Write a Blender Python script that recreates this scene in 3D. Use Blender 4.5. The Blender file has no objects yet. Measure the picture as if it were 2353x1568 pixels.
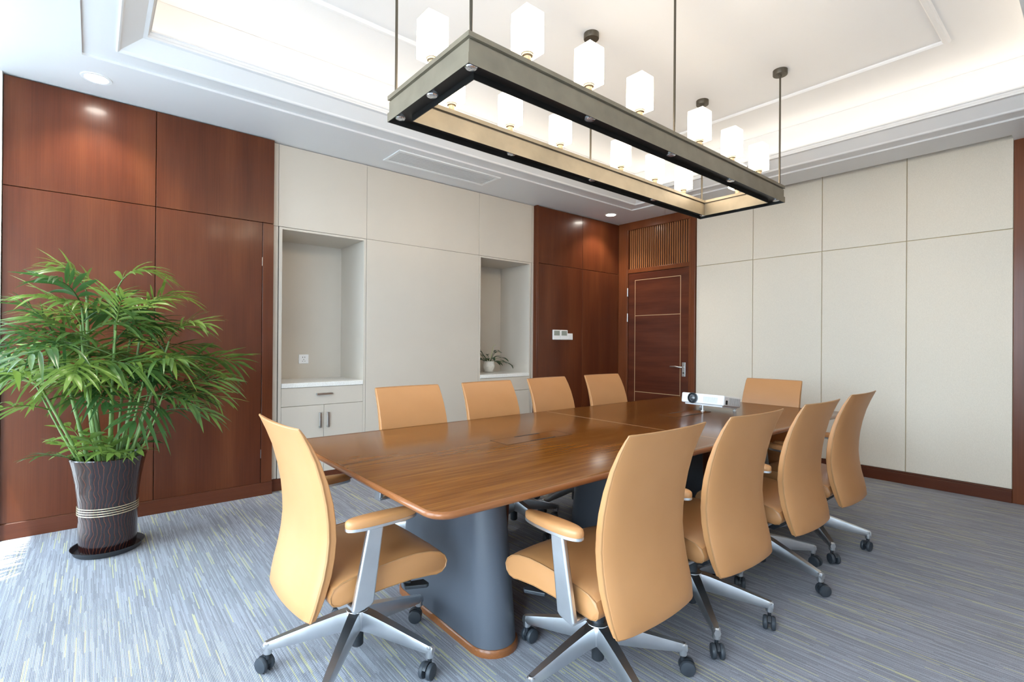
import bpy, math, random
from mathutils import Vector, Matrix

scene = bpy.context.scene
COL = scene.collection
PI = math.pi
R = math.radians

# ------------------------------------------------------------------ camera
F_PX, IMG_W = 1150.57, 2353.0
YAW, PITCH, ROLL = 0.874025863, 0.00231527732, 0.00749346394
CAM = Vector((0.0, 0.0, 1.25))


def camera_axes():
    f = Vector((-math.sin(YAW), math.cos(YAW), 0)); r = Vector((math.cos(YAW), math.sin(YAW), 0)); u = Vector((0, 0, 1))
    f2 = f * math.cos(PITCH) + u * math.sin(PITCH); u2 = -f * math.sin(PITCH) + u * math.cos(PITCH)
    r3 = r * math.cos(ROLL) + u2 * math.sin(ROLL); u3 = -r * math.sin(ROLL) + u2 * math.cos(ROLL)
    return r3, u3, f2


cr, cu, cf = camera_axes()
cam_data = bpy.data.cameras.new('camera')
cam_data.sensor_width = 36.0
cam_data.lens = 36.0 * F_PX / IMG_W
cam_data.clip_start = 0.02
cam = bpy.data.objects.new('camera', cam_data)
COL.objects.link(cam)
cam.matrix_world = Matrix(((cr.x, cu.x, -cf.x, CAM.x), (cr.y, cu.y, -cf.y, CAM.y), (cr.z, cu.z, -cf.z, CAM.z), (0, 0, 0, 1)))
scene.camera = cam

# ------------------------------------------------------------------ sky, sun, window light
scene.view_settings.view_transform = 'Standard'
scene.view_settings.look = 'None'
scene.view_settings.exposure = 1.92
scene.view_settings.gamma = 1.0
scene.view_settings.use_curve_mapping = False

world = bpy.data.worlds.new('sky')
scene.world = world
world.use_nodes = True
bg = world.node_tree.nodes['Background']
bg.inputs['Color'].default_value = (0.70, 0.85, 1.0, 1)
bg.inputs['Strength'].default_value = 4.3

sun_data = bpy.data.lights.new('sun', 'SUN')
sun_data.energy = 3.2
sun_data.angle = R(0.6)
sun_data.color = (1.0, 0.96, 0.88)
sun = bpy.data.objects.new('sun', sun_data)
COL.objects.link(sun)
SUN_DIR = Vector((-0.69, 1.0, -3.54)).normalized()
sun.rotation_euler = SUN_DIR.to_track_quat('-Z', 'Y').to_euler()
sun.location = (2, -3, 9)

cy = scene.cycles
cy.use_denoising = True
cy.max_bounces = 8
cy.diffuse_bounces = 5
cy.glossy_bounces = 4
cy.transmission_bounces = 4
cy.transparent_max_bounces = 8
cy.sample_clamp_indirect = 6.0
cy.caustics_reflective = False
cy.caustics_refractive = False


# ------------------------------------------------------------------ node helpers
def new_mat(name):
    m = bpy.data.materials.new(name)
    m.use_nodes = True
    nt = m.node_tree
    b = nt.nodes['Principled BSDF']
    return m, nt, b


def N(nt, kind, **kw):
    n = nt.nodes.new(kind)
    for k, v in kw.items():
        if k in n.inputs:
            n.inputs[k].default_value = v
        else:
            setattr(n, k, v)
    return n


def L(nt, a, b):
    nt.links.new(a, b)


def ramp(nt, stops):
    n = nt.nodes.new('ShaderNodeValToRGB')
    e = n.color_ramp.elements
    while len(e) < len(stops):
        e.new(0.5)
    for i, (p, c) in enumerate(stops):
        e[i].position = p
        e[i].color = (*c, 1)
    return n


def bump(nt, bsdf, height, strength, dist=0.002):
    b = N(nt, 'ShaderNodeBump', Strength=strength, Distance=dist)
    L(nt, height, b.inputs['Height'])
    L(nt, b.outputs['Normal'], bsdf.inputs['Normal'])


def plain(name, col, rough=0.5, metal=0.0, spec=0.5, coat=0.0, noise=0.0, nscale=30.0, bump_s=0.0):
    m, nt, b = new_mat(name)
    b.inputs['Base Color'].default_value = (*col, 1)
    b.inputs['Roughness'].default_value = rough
    b.inputs['Metallic'].default_value = metal
    b.inputs['Specular IOR Level'].default_value = spec
    b.inputs['Coat Weight'].default_value = coat
    b.inputs['Coat Roughness'].default_value = 0.12
    if noise or bump_s:
        tc = N(nt, 'ShaderNodeTexCoord')
        nz = N(nt, 'ShaderNodeTexNoise', Scale=nscale, Detail=4.0)
        L(nt, tc.outputs['Object'], nz.inputs['Vector'])
        if noise:
            rp = ramp(nt, [(0.3, [c * (1 - noise) for c in col]), (0.7, [min(1, c * (1 + noise)) for c in col])])
            L(nt, nz.outputs['Fac'], rp.inputs['Fac'])
            L(nt, rp.outputs['Color'], b.inputs['Base Color'])
        if bump_s:
            bump(nt, b, nz.outputs['Fac'], bump_s)
    return m


def wood(name, dark, mid, light, axis='z', rough=0.3, coat=0.25, band=1.0, fine=1.0, spec=0.22, contrast=0.5, bmp=0.02):
    """veneer: fine grain and broad figure, stretched along `axis`, different on every panel"""
    m, nt, b = new_mat(name)
    tc = N(nt, 'ShaderNodeTexCoord')
    oi = N(nt, 'ShaderNodeObjectInfo')
    mul = N(nt, 'ShaderNodeVectorMath', operation='SCALE')
    comb = N(nt, 'ShaderNodeCombineXYZ')
    for i in range(3):
        L(nt, oi.outputs['Random'], comb.inputs[i])
    L(nt, comb.outputs[0], mul.inputs[0]); mul.inputs['Scale'].default_value = 23.0
    add = N(nt, 'ShaderNodeVectorMath', operation='ADD')
    L(nt, tc.outputs['Object'], add.inputs[0]); L(nt, mul.outputs[0], add.inputs[1])
    ai = 'xyz'.index(axis)

    def noise(across, along, detail, rough_):
        mp = N(nt, 'ShaderNodeMapping')
        s = [across] * 3; s[ai] = along
        mp.inputs['Scale'].default_value = s
        L(nt, add.outputs[0], mp.inputs['Vector'])
        n = N(nt, 'ShaderNodeTexNoise', Scale=1.0, Detail=detail, Roughness=rough_)
        L(nt, mp.outputs[0], n.inputs['Vector'])
        return n
    broad = noise(4.5 * band, 0.6 * band if band < 5 else 0.35 * band, 3.0, 0.55)
    grain = noise(150.0 * fine, 2.5 * fine, 3.0, 0.6)
    rb = ramp(nt, [(0.25, dark), (0.5, mid), (0.76, light)])
    L(nt, broad.outputs['Fac'], rb.inputs['Fac'])
    rg = ramp(nt, [(0.3, [1 - 0.30 * contrast * k for k in (0.95, 1.0, 1.05)]), (0.7, [1 + 0.12 * contrast] * 3)])
    L(nt, grain.outputs['Fac'], rg.inputs['Fac'])
    mx = N(nt, 'ShaderNodeMix', data_type='RGBA', blend_type='MULTIPLY')
    mx.inputs['Factor'].default_value = 1.0
    L(nt, rb.outputs['Color'], mx.inputs['A']); L(nt, rg.outputs['Color'], mx.inputs['B'])
    L(nt, mx.outputs['Result'], b.inputs['Base Color'])
    b.inputs['Roughness'].default_value = rough
    b.inputs['Coat Weight'].default_value = coat
    b.inputs['Coat Roughness'].default_value = 0.14
    b.inputs['Specular IOR Level'].default_value = spec
    if bmp:
        bump(nt, b, grain.outputs['Fac'], bmp, 0.001)
    return m


def emit(name, col, strength):
    m, nt, b = new_mat(name)
    b.inputs['Base Color'].default_value = (0.8, 0.8, 0.8, 1)
    b.inputs['Emission Color'].default_value = (*col, 1)
    b.inputs['Emission Strength'].default_value = strength
    return m


# ------------------------------------------------------------------ materials
M = {}
M['panel_wood'] = wood('cherry_panel_wood', (0.078, 0.0185, 0.0075), (0.108, 0.028, 0.0105), (0.148, 0.043, 0.0155), 'z', 0.30, 0.16, 1.0)
M['frame_wood'] = wood('cherry_frame_wood', (0.115, 0.032, 0.011), (0.155, 0.044, 0.015), (0.20, 0.06, 0.02), 'z', 0.32, 0.25)
M['door_wood'] = wood('mahogany_door_wood', (0.062, 0.0155, 0.0085), (0.096, 0.025, 0.012), (0.13, 0.036, 0.016), 'x', 0.32, 0.3, 1.6)
M['base_wood_y'] = wood('baseboard_wood_lengthwise', (0.075, 0.019, 0.009), (0.10, 0.027, 0.012), (0.125, 0.035, 0.015), 'y', 0.33, 0.25)
M['base_wood_x'] = wood('baseboard_wood_crosswise', (0.075, 0.019, 0.009), (0.10, 0.027, 0.012), (0.125, 0.035, 0.015), 'x', 0.33, 0.25)
M['slat_wood'] = wood('slat_wood', (0.34, 0.125, 0.040), (0.40, 0.155, 0.052), (0.46, 0.19, 0.07), 'z', 0.32, 0.2)
M['table_wood'] = wood('walnut_table_wood', (0.120, 0.036, 0.004), (0.170, 0.055, 0.007), (0.220, 0.078, 0.0115), 'y', 0.20, 0.0, 9.0, 0.8, 0.22, 0.8, 0.0)
M['table_edge'] = wood('table_edge_wood', (0.20, 0.07, 0.022), (0.26, 0.092, 0.03), (0.31, 0.115, 0.04), 'y', 0.3, 0.4)
M['inlay'] = plain('brass_inlay', (0.55, 0.36, 0.20), 0.4)
M['gap'] = plain('dark_joint', (0.035, 0.015, 0.01), 0.7)
M['gap_beige'] = plain('beige_joint', (0.55, 0.44, 0.26), 0.7)
M['gap_grey'] = plain('grey_joint', (0.17, 0.15, 0.125), 0.7)
M['grey'] = plain('grey_lacquer', (0.61, 0.55, 0.475), 0.42, spec=0.4, noise=0.015, nscale=3)
M['white_paint'] = plain('white_ceiling_paint', (0.75, 0.75, 0.76), 0.45, spec=0.35)
M['white_plaster'] = plain('white_wall_plaster', (0.82, 0.83, 0.83), 0.6)
M['white_plastic'] = plain('white_plastic', (0.86, 0.87, 0.88), 0.35)
M['screen_grey'] = plain('grey_display', (0.30, 0.33, 0.29), 0.25)
M['hole'] = plain('dark_hole', (0.02, 0.02, 0.02), 0.6)
M['steel'] = plain('brushed_steel', (0.62, 0.62, 0.61), 0.28, metal=1.0, noise=0.06, nscale=60)
M['alu'] = plain('polished_aluminium', (0.70, 0.72, 0.74), 0.32, metal=1.0, noise=0.05, nscale=12)
M['black_plastic'] = plain('black_plastic', (0.022, 0.026, 0.032), 0.42)
M['wheel'] = plain('charcoal_nylon', (0.035, 0.042, 0.052), 0.5)
M['bronze'] = plain('bronze_metal', (0.235, 0.196, 0.140), 0.42, metal=0.2, noise=0.12, nscale=9)
M['bronze_dark'] = plain('dark_bronze_metal', (0.10, 0.085, 0.065), 0.42, metal=0.6)
M['black_metal'] = plain('black_inner_metal', (0.012, 0.011, 0.010), 0.45)  # shade inside the bronze beam channel, painted into the colour
M['pedestal'] = plain('grey_blue_leatherette', (0.090, 0.100, 0.120), 0.36, spec=0.45, noise=0.03, nscale=300, bump_s=0.05)
M['soil'] = plain('potting_soil', (0.05, 0.035, 0.025), 0.95, noise=0.5, nscale=60, bump_s=0.8)
M['porcelain'] = plain('white_porcelain', (0.80, 0.79, 0.74), 0.2, coat=0.5, noise=0.10, nscale=28)
M['tray'] = plain('black_saucer_plastic', (0.03, 0.032, 0.036), 0.4)
M['gold_band'] = plain('cream_gold_band', (0.52, 0.45, 0.30), 0.25, metal=0.4, coat=0.4)
M['strip'] = emit('warm_cove_light', (1.0, 0.88, 0.70), 3.0)
M['downlight'] = emit('downlight_glow', (1.0, 0.94, 0.84), 22.0)
M['label'] = plain('yellow_paper_label', (0.55, 0.40, 0.12), 0.5, noise=0.3, nscale=50)


def leather():
    m, nt, b = new_mat('tan_leather')
    tc = N(nt, 'ShaderNodeTexCoord')
    n1 = N(nt, 'ShaderNodeTexNoise', Scale=4.0, Detail=3.0)
    n2 = N(nt, 'ShaderNodeTexVoronoi', Scale=420.0)
    L(nt, tc.outputs['Object'], n1.inputs['Vector']); L(nt, tc.outputs['Object'], n2.inputs['Vector'])
    rp = ramp(nt, [(0.3, (0.475, 0.218, 0.078)), (0.7, (0.52, 0.245, 0.092))])
    L(nt, n1.outputs['Fac'], rp.inputs['Fac']); L(nt, rp.outputs['Color'], b.inputs['Base Color'])
    b.inputs['Roughness'].default_value = 0.40
    b.inputs['Specular IOR Level'].default_value = 0.6
    bump(nt, b, n2.outputs['Distance'], 0.06, 0.0006)
    return m


M['leather'] = leather()
M['piping'] = plain('tan_leather_piping', (0.40, 0.20, 0.078), 0.42)


def fabric():
    m, nt, b = new_mat('beige_wall_fabric')
    tc = N(nt, 'ShaderNodeTexCoord')
    w1 = N(nt, 'ShaderNodeTexNoise', Scale=1.0, Detail=2.0)
    mp = N(nt, 'ShaderNodeMapping'); mp.inputs['Scale'].default_value = (420, 420, 90)
    L(nt, tc.outputs['Object'], mp.inputs[0]); L(nt, mp.outputs[0], w1.inputs['Vector'])
    rp = ramp(nt, [(0.3, (0.74, 0.675, 0.575)), (0.7, (0.82, 0.75, 0.645))])
    L(nt, w1.outputs['Fac'], rp.inputs['Fac']); L(nt, rp.outputs['Color'], b.inputs['Base Color'])
    b.inputs['Roughness'].default_value = 0.8
    b.inputs['Specular IOR Level'].default_value = 0.2
    bump(nt, b, w1.outputs['Fac'], 0.15, 0.001)
    return m


M['fabric'] = fabric()


def carpet():
    m, nt, b = new_mat('striped_loop_carpet')
    geo = N(nt, 'ShaderNodeNewGeometry')
    sep = N(nt, 'ShaderNodeSeparateXYZ'); L(nt, geo.outputs['Position'], sep.inputs[0])

    def math_(op, a, bb=None, v=None):
        n = N(nt, 'ShaderNodeMath', operation=op)
        L(nt, a, n.inputs[0])
        if bb is not None:
            L(nt, bb, n.inputs[1])
        if v is not None:
            n.inputs[1].default_value = v
        return n.outputs[0]
    row = math_('FLOOR', math_('MULTIPLY', sep.outputs['Y'], v=215.0))
    wn = N(nt, 'ShaderNodeTexWhiteNoise', noise_dimensions='1D'); L(nt, row, wn.inputs['W'])
    seg = math_('FLOOR', math_('ADD', math_('MULTIPLY', sep.outputs['X'], v=5.0), math_('MULTIPLY', wn.outputs['Value'], v=31.0)))
    cb = N(nt, 'ShaderNodeCombineXYZ'); L(nt, row, cb.inputs[0]); L(nt, seg, cb.inputs[1])
    wn2 = N(nt, 'ShaderNodeTexWhiteNoise', noise_dimensions='2D'); L(nt, cb.outputs[0], wn2.inputs['Vector'])
    rp = ramp(nt, [(0.0, (0.255, 0.258, 0.285)), (0.22, (0.295, 0.298, 0.332)), (0.5, (0.33, 0.335, 0.375)), (0.72, (0.375, 0.38, 0.43)), (0.93, (0.50, 0.48, 0.32))])
    rp.color_ramp.interpolation = 'CONSTANT'
    L(nt, wn2.outputs['Value'], rp.inputs['Fac'])
    nz = N(nt, 'ShaderNodeTexNoise', Scale=420.0, Detail=3.0); L(nt, geo.outputs['Position'], nz.inputs['Vector'])
    rg = ramp(nt, [(0.3, (0.62, 0.62, 0.62)), (0.7, (1.3, 1.3, 1.3))]); L(nt, nz.outputs['Fac'], rg.inputs['Fac'])
    mx = N(nt, 'ShaderNodeMix', data_type='RGBA', blend_type='MULTIPLY'); mx.inputs['Factor'].default_value = 1.0
    L(nt, rp.outputs['Color'], mx.inputs['A']); L(nt, rg.outputs['Color'], mx.inputs['B'])
    L(nt, mx.outputs['Result'], b.inputs['Base Color'])
    b.inputs['Roughness'].default_value = 0.95
    b.inputs['Specular IOR Level'].default_value = 0.15
    fr = math_('FRACT', math_('MULTIPLY', sep.outputs['Y'], v=215.0))
    hh = math_('ADD', math_('MULTIPLY', math_('SINE', math_('MULTIPLY', fr, v=PI)), v=0.6), nz.outputs['Fac'])
    bump(nt, b, hh, 0.5, 0.003)
    return m


M['carpet'] = carpet()


def quartz():
    m, nt, b = new_mat('white_quartz')
    tc = N(nt, 'ShaderNodeTexCoord')
    n = N(nt, 'ShaderNodeTexNoise', Scale=160.0, Detail=3.0); L(nt, tc.outputs['Object'], n.inputs['Vector'])
    rp = ramp(nt, [(0.3, (0.72, 0.70, 0.65)), (0.55, (0.86, 0.85, 0.82))]); L(nt, n.outputs['Fac'], rp.inputs['Fac'])
    L(nt, rp.outputs['Color'], b.inputs['Base Color'])
    b.inputs['Roughness'].default_value = 0.25
    return m


M['quartz'] = quartz()


def leaf(name, c1, c2, trans=0.35):
    m, nt, b = new_mat(name)
    oi = N(nt, 'ShaderNodeObjectInfo')
    tc = N(nt, 'ShaderNodeTexCoord')
    n = N(nt, 'ShaderNodeTexNoise', Scale=9.0, Detail=2.0); L(nt, tc.outputs['Object'], n.inputs['Vector'])
    ad = N(nt, 'ShaderNodeMath', operation='ADD'); L(nt, n.outputs['Fac'], ad.inputs[0]); L(nt, oi.outputs['Random'], ad.inputs[1])
    ml = N(nt, 'ShaderNodeMath', operation='MULTIPLY'); L(nt, ad.outputs[0], ml.inputs[0]); ml.inputs[1].default_value = 0.5
    rp = ramp(nt, [(0.3, c1), (0.75, c2)]); L(nt, ml.outputs[0], rp.inputs['Fac'])
    L(nt, rp.outputs['Color'], b.inputs['Base Color'])
    b.inputs['Roughness'].default_value = 0.32
    b.inputs['Specular IOR Level'].default_value = 0.7
    tr = N(nt, 'ShaderNodeBsdfTranslucent'); L(nt, rp.outputs['Color'], tr.inputs['Color'])
    mx = N(nt, 'ShaderNodeMixShader'); mx.inputs[0].default_value = trans
    L(nt, b.outputs[0], mx.inputs[1]); L(nt, tr.outputs[0], mx.inputs[2])
    L(nt, mx.outputs[0], nt.nodes['Material Output'].inputs['Surface'])
    return m


M['palm_leaf'] = leaf('palm_leaf_green', (0.045, 0.115, 0.03), (0.25, 0.36, 0.065), 0.38)
M['cane'] = plain('green_cane', (0.16, 0.26, 0.07), 0.4, noise=0.35, nscale=14)
M['lily_leaf'] = leaf('dark_lily_leaf_green', (0.012, 0.05, 0.015), (0.03, 0.10, 0.025), 0.15)
M['lily_flower'] = leaf('pale_green_spathe', (0.55, 0.65, 0.25), (0.65, 0.72, 0.35), 0.3)


def pot_glaze():
    m, nt, b = new_mat('wavy_brown_glaze')
    tc = N(nt, 'ShaderNodeTexCoord')
    sep = N(nt, 'ShaderNodeSeparateXYZ'); L(nt, tc.outputs['Object'], sep.inputs[0])
    at = N(nt, 'ShaderNodeMath', operation='ARCTAN2'); L(nt, sep.outputs['Y'], at.inputs[0]); L(nt, sep.outputs['X'], at.inputs[1])
    nz = N(nt, 'ShaderNodeTexNoise', Scale=9.0, Detail=1.5)
    L(nt, tc.outputs['Object'], nz.inputs['Vector'])
    m1 = N(nt, 'ShaderNodeMath', operation='MULTIPLY'); L(nt, at.outputs[0], m1.inputs[0]); m1.inputs[1].default_value = 44.0
    m2 = N(nt, 'ShaderNodeMath', operation='MULTIPLY'); L(nt, nz.outputs['Fac'], m2.inputs[0]); m2.inputs[1].default_value = 26.0
    ad = N(nt, 'ShaderNodeMath', operation='ADD'); L(nt, m1.outputs[0], ad.inputs[0]); L(nt, m2.outputs[0], ad.inputs[1])
    sn = N(nt, 'ShaderNodeMath', operation='SINE'); L(nt, ad.outputs[0], sn.inputs[0])
    mr = N(nt, 'ShaderNodeMapRange'); L(nt, sn.outputs[0], mr.inputs[0]); mr.inputs[1].default_value = -1
    rp = ramp(nt, [(0.0, (0.085, 0.024, 0.010)), (0.07, (0.028, 0.008, 0.006)), (0.2, (0.014, 0.005, 0.0055)), (1.0, (0.012, 0.005, 0.006))])
    L(nt, mr.outputs[0], rp.inputs['Fac']); L(nt, rp.outputs['Color'], b.inputs['Base Color'])
    b.inputs['Roughness'].default_value = 0.18
    b.inputs['Coat Weight'].default_value = 0.7
    b.inputs['Coat Roughness'].default_value = 0.06
    bump(nt, b, mr.outputs[0], 0.28, 0.003)
    return m


M['glaze'] = pot_glaze()


def shade_glass():
    m, nt, b = new_mat('opal_glass_lit')
    tc = N(nt, 'ShaderNodeTexCoord')
    sep = N(nt, 'ShaderNodeSeparateXYZ'); L(nt, tc.outputs['Generated'], sep.inputs[0])
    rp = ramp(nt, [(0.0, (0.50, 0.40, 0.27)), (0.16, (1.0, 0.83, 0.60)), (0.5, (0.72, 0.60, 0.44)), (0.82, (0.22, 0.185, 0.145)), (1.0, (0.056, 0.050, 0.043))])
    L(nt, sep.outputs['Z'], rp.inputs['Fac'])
    b.inputs['Base Color'].default_value = (0.3, 0.29, 0.27, 1)
    b.inputs['Roughness'].default_value = 0.35
    L(nt, rp.outputs['Color'], b.inputs['Emission Color'])
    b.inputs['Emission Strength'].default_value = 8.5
    return m


M['opal'] = shade_glass()


def pane_glass():
    m, nt, b = new_mat('clear_window_glass')
    t = N(nt, 'ShaderNodeBsdfTransparent'); t.inputs[0].default_value = (0.95, 0.97, 0.97, 1)
    g = N(nt, 'ShaderNodeBsdfGlossy'); g.inputs['Roughness'].default_value = 0.02
    mx = N(nt, 'ShaderNodeMixShader'); mx.inputs[0].default_value = 0.06
    L(nt, t.outputs[0], mx.inputs[1]); L(nt, g.outputs[0], mx.inputs[2])
    L(nt, mx.outputs[0], nt.nodes['Material Output'].inputs['Surface'])
    return m


M['pane'] = pane_glass()
M['led_lens'] = plain('faceted_led_lens', (0.75, 0.78, 0.82), 0.12, metal=0.8, noise=0.5, nscale=160)


# ------------------------------------------------------------------ mesh helpers
class MB:
    def __init__(self):
        self.v = []; self.f = []

    def add(self, vs, fs):
        o = len(self.v)
        self.v += [tuple(p) for p in vs]
        self.f += [tuple(i + o for i in f) for f in fs]
        return self

    def box(self, x0, x1, y0, y1, z0, z1):
        if x0 > x1: x0, x1 = x1, x0
        if y0 > y1: y0, y1 = y1, y0
        if z0 > z1: z0, z1 = z1, z0
        vs = [(x, y, z) for z in (z0, z1) for y in (y0, y1) for x in (x0, x1)]
        fs = [(0, 2, 3, 1), (4, 5, 7, 6), (0, 1, 5, 4), (2, 6, 7, 3), (0, 4, 6, 2), (1, 3, 7, 5)]
        return self.add(vs, fs)

    def prism(self, poly, axis, a, b):
        """closed polygon in the two other axes (cyclic order), extruded along axis from a to b"""
        n = len(poly)
        def mk(p, t):
            if axis == 'x': return (t, p[0], p[1])
            if axis == 'y': return (p[0], t, p[1])
            return (p[0], p[1], t)
        vs = [mk(p, a) for p in poly] + [mk(p, b) for p in poly]
        fs = [tuple(range(n))[::-1], tuple(range(n, 2 * n))]
        fs += [(i, (i + 1) % n, n + (i + 1) % n, n + i) for i in range(n)]
        return self.add(vs, fs)

    def lathe(self, prof, seg=32, c=(0, 0, 0), close_bottom=True, close_top=True):
        vs = []; fs = []
        n = len(prof)
        for j in range(seg):
            a = 2 * PI * j / seg
            for r, z in prof:
                vs.append((c[0] + r * math.cos(a), c[1] + r * math.sin(a), c[2] + z))
        for j in range(seg):
            k = (j + 1) % seg
            for i in range(n - 1):
                fs.append((j * n + i, k * n + i, k * n + i + 1, j * n + i + 1))
        if close_bottom and prof[0][0] > 1e-5:
            fs.append(tuple(j * n for j in range(seg))[::-1])
        if close_top and prof[-1][0] > 1e-5:
            fs.append(tuple(j * n + n - 1 for j in range(seg)))
        return self.add(vs, fs)

    def tube(self, pts, rad, seg=8, caps=True):
        pts = [Vector(p) for p in pts]
        n = len(pts)
        if not hasattr(rad, '__len__'):
            rad = [rad] * n
        vs = []; fs = []
        up = Vector((0, 0, 1))
        prev = None
        for i, p in enumerate(pts):
            t = (pts[min(i + 1, n - 1)] - pts[max(i - 1, 0)]).normalized()
            if prev is None:
                ref = up if abs(t.z) < 0.9 else Vector((1, 0, 0))
                a = t.cross(ref).normalized()
            else:
                a = (prev - t * prev.dot(t)).normalized()
            prev = a
            bb = t.cross(a)
            for j in range(seg):
                an = 2 * PI * j / seg
                vs.append(p + (a * math.cos(an) + bb * math.sin(an)) * rad[i])
        for i in range(n - 1):
            for j in range(seg):
                k = (j + 1) % seg
                fs.append((i * seg + j, i * seg + k, (i + 1) * seg + k, (i + 1) * seg + j))
        if caps:
            fs.append(tuple(range(seg))[::-1]); fs.append(tuple((n - 1) * seg + j for j in range(seg)))
        return self.add(vs, fs)

    def mesh(self, name, mat, smooth=False):
        me = bpy.data.meshes.new(name)
        me.from_pydata(self.v, [], self.f)
        me.validate(); me.update()
        import bmesh
        bm = bmesh.new(); bm.from_mesh(me)
        bmesh.ops.recalc_face_normals(bm, faces=bm.faces)
        bm.to_mesh(me); bm.free()
        if mat is not None:
            me.materials.append(mat)
        if smooth:
            me.polygons.foreach_set('use_smooth', [True] * len(me.polygons))
            if smooth != 'all':
                try:
                    me.set_sharp_from_angle(angle=R(38))
                except Exception:
                    pass
        return me

    def build(self, name, mat, parent=None, smooth=False, bevel=0.0, seg=2):
        o = bpy.data.objects.new(name, self.mesh(name, M[mat] if isinstance(mat, str) else mat, smooth))
        COL.objects.link(o)
        if parent is not None:
            o.parent = parent
        if bevel:
            md = o.modifiers.new('bevel', 'BEVEL'); md.width = bevel; md.segments = seg; md.limit_method = 'ANGLE'; md.angle_limit = R(40)
        return o


def tag(o, label=None, cat=None, group=None, kind=None):
    if label: o['label'] = label
    if cat: o['category'] = cat
    if group: o['group'] = group
    if kind: o['kind'] = kind
    return o


def thing(name, label, cat, loc=(0, 0, 0), rz=0.0, group=None):
    o = bpy.data.objects.new(name, None)
    o.empty_display_size = 0.1
    COL.objects.link(o)
    o.location = loc; o.rotation_euler = (0, 0, rz)
    return tag(o, label, cat, group)


def boxo(name, b, mat, parent=None, bevel=0.0, seg=2):
    return MB().box(*b).build(name, mat, parent, False, bevel, seg)


def copy_tree(o, parent=None):
    c = o.copy(); COL.objects.link(c); c.parent = parent
    for ch in o.children:
        copy_tree(ch, c)
    return c


# ------------------------------------------------------------------ the room
XL, XG, XR = -4.385, -4.44, 0.60          # wood face, grey cabinet face, right wall
YN, YB = -0.95, 5.616                      # window wall, back wall
ZC, ZU = 2.89, 3.30                        # soffit, upper ceiling

fl = boxo('floor', (-5.3, XR + 0.2, YN - 0.3, YB + 0.2, -0.12, 0.0), 'carpet'); tag(fl, kind='structure', label='grey-blue striped carpet floor with yellow dashes')

# --- left wall: backing with two niche openings, panels and baseboards on it
def pier(*boxes):
    mb = MB()
    for b in boxes:
        mb.box(*b)
    return tag(mb.build('wall_left', 'gap'), kind='structure')


wall_left = pier((-5.30, -4.466, YN - 0.1, 1.172, 0, ZU + 0.15), (-4.466, -4.41, YN - 0.1, 1.126, 0, ZC))
wall_mid = pier((-5.30, -4.466, 1.948, 3.228, 0, ZU + 0.15))
wall_far = pier((-5.30, -4.466, 4.008, YB + 0.2, 0, ZU + 0.15), (-4.466, -4.41, 4.05, YB + 0.2, 0, ZC))
over = []
for y0, y1 in ((1.172, 1.948), (3.228, 4.008)):
    pier((-5.30, -5.006, y0, y1, 0, 2.205))
    over.append(pier((-5.30, -4.466, y0, y1, 2.205, ZU + 0.15)))


def wpanel(b, mat, parent, bevel=0.0015):
    return boxo('panel', b, mat, parent, bevel, 1)


g = 0.0022
TZ = 2.20
for y0, y1, z0, z1 in ((-0.436, 0.338, TZ, ZC - 0.006), (0.338, 1.128, TZ, ZC - 0.006), (-0.436, 0.338, 0.10, TZ), (0.338, 1.042, 0.10, TZ), (1.042, 1.128, 0.10, TZ)):
    wpanel((-4.41, XL, y0 + g, y1 - g, z0 + g, z1 - g), 'panel_wood', wall_left)
for y0, y1, z0, z1 in ((4.075, 4.85, TZ, ZC - 0.006), (4.85, YB - 0.02, TZ, ZC - 0.006), (4.075, 4.85, 0.10, TZ), (4.85, YB - 0.02, 0.10, TZ)):
    wpanel((-4.41, XL, y0 + g, y1 - g, z0 + g, z1 - g), 'panel_wood', wall_far)
boxo('edge_strip', (-4.466, XL + 0.003, 4.045, 4.075, 0.0, ZC - 0.003), 'panel_wood', wall_far, 0.0015, 1)
boxo('white_pilaster', (-4.41, -4.36, YN - 0.02, -0.438, 0.0, ZC), 'white_plaster', wall_left)
# hinge edge of the jib door
for z in (0.30, 1.85):
    boxo('concealed_hinge', (XL - 0.004, XL + 0.0005, 1.0395, 1.0435, z, z + 0.07), 'steel', wall_left)
# grey cabinet front panels
for y0, y1, z0, par in ((1.128, 1.172, 0.10, wall_left), (1.950, 3.226, 0.10, wall_mid), (4.010, 4.045, 0.10, wall_far), (1.172, 1.950, 2.206, over[0]), (3.226, 4.010, 2.206, over[1])):
    boxo('cabinet_backing', (-4.4659, -4.458, y0, y1, z0, ZC), 'gap_grey', par)
h = 0.0013
for y0, y1, z0, z1 in ((1.128, 1.175, 0.10, TZ), (1.128, 1.175, TZ, ZC - 0.004), (1.175, 1.945, TZ, ZC - 0.004), (1.945, 3.236, TZ, ZC - 0.004), (3.236, 4.012, TZ, ZC - 0.004),
                       (4.012, 4.045, TZ, ZC - 0.004), (4.012, 4.045, 0.10, TZ), (1.945, 3.236, 0.10, TZ)):
    wpanel((-4.458, XG, y0 + h, y1 - h, z0 + h, z1 - h), 'grey', wall_left if y1 < 1.2 else wall_far if y0 > 4 else over[0] if y0 < 1.2 else over[1] if y0 > 3.2 else wall_mid, 0.001)

bl = MB().box(-4.41, XL + 0.006, YN, 1.128, 0, 0.098).box(-4.41, XL + 0.002, -0.436, 1.128, 0.098, 0.101)
bl.box(-4.46, XG + 0.010, 1.128, 4.045, 0, 0.100)
bl.box(-4.41, XL + 0.006, 4.045, YB - 0.02, 0, 0.098)
tag(bl.build('baseboard_left', 'base_wood_y', None, False, 0.002, 1), kind='structure')


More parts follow.
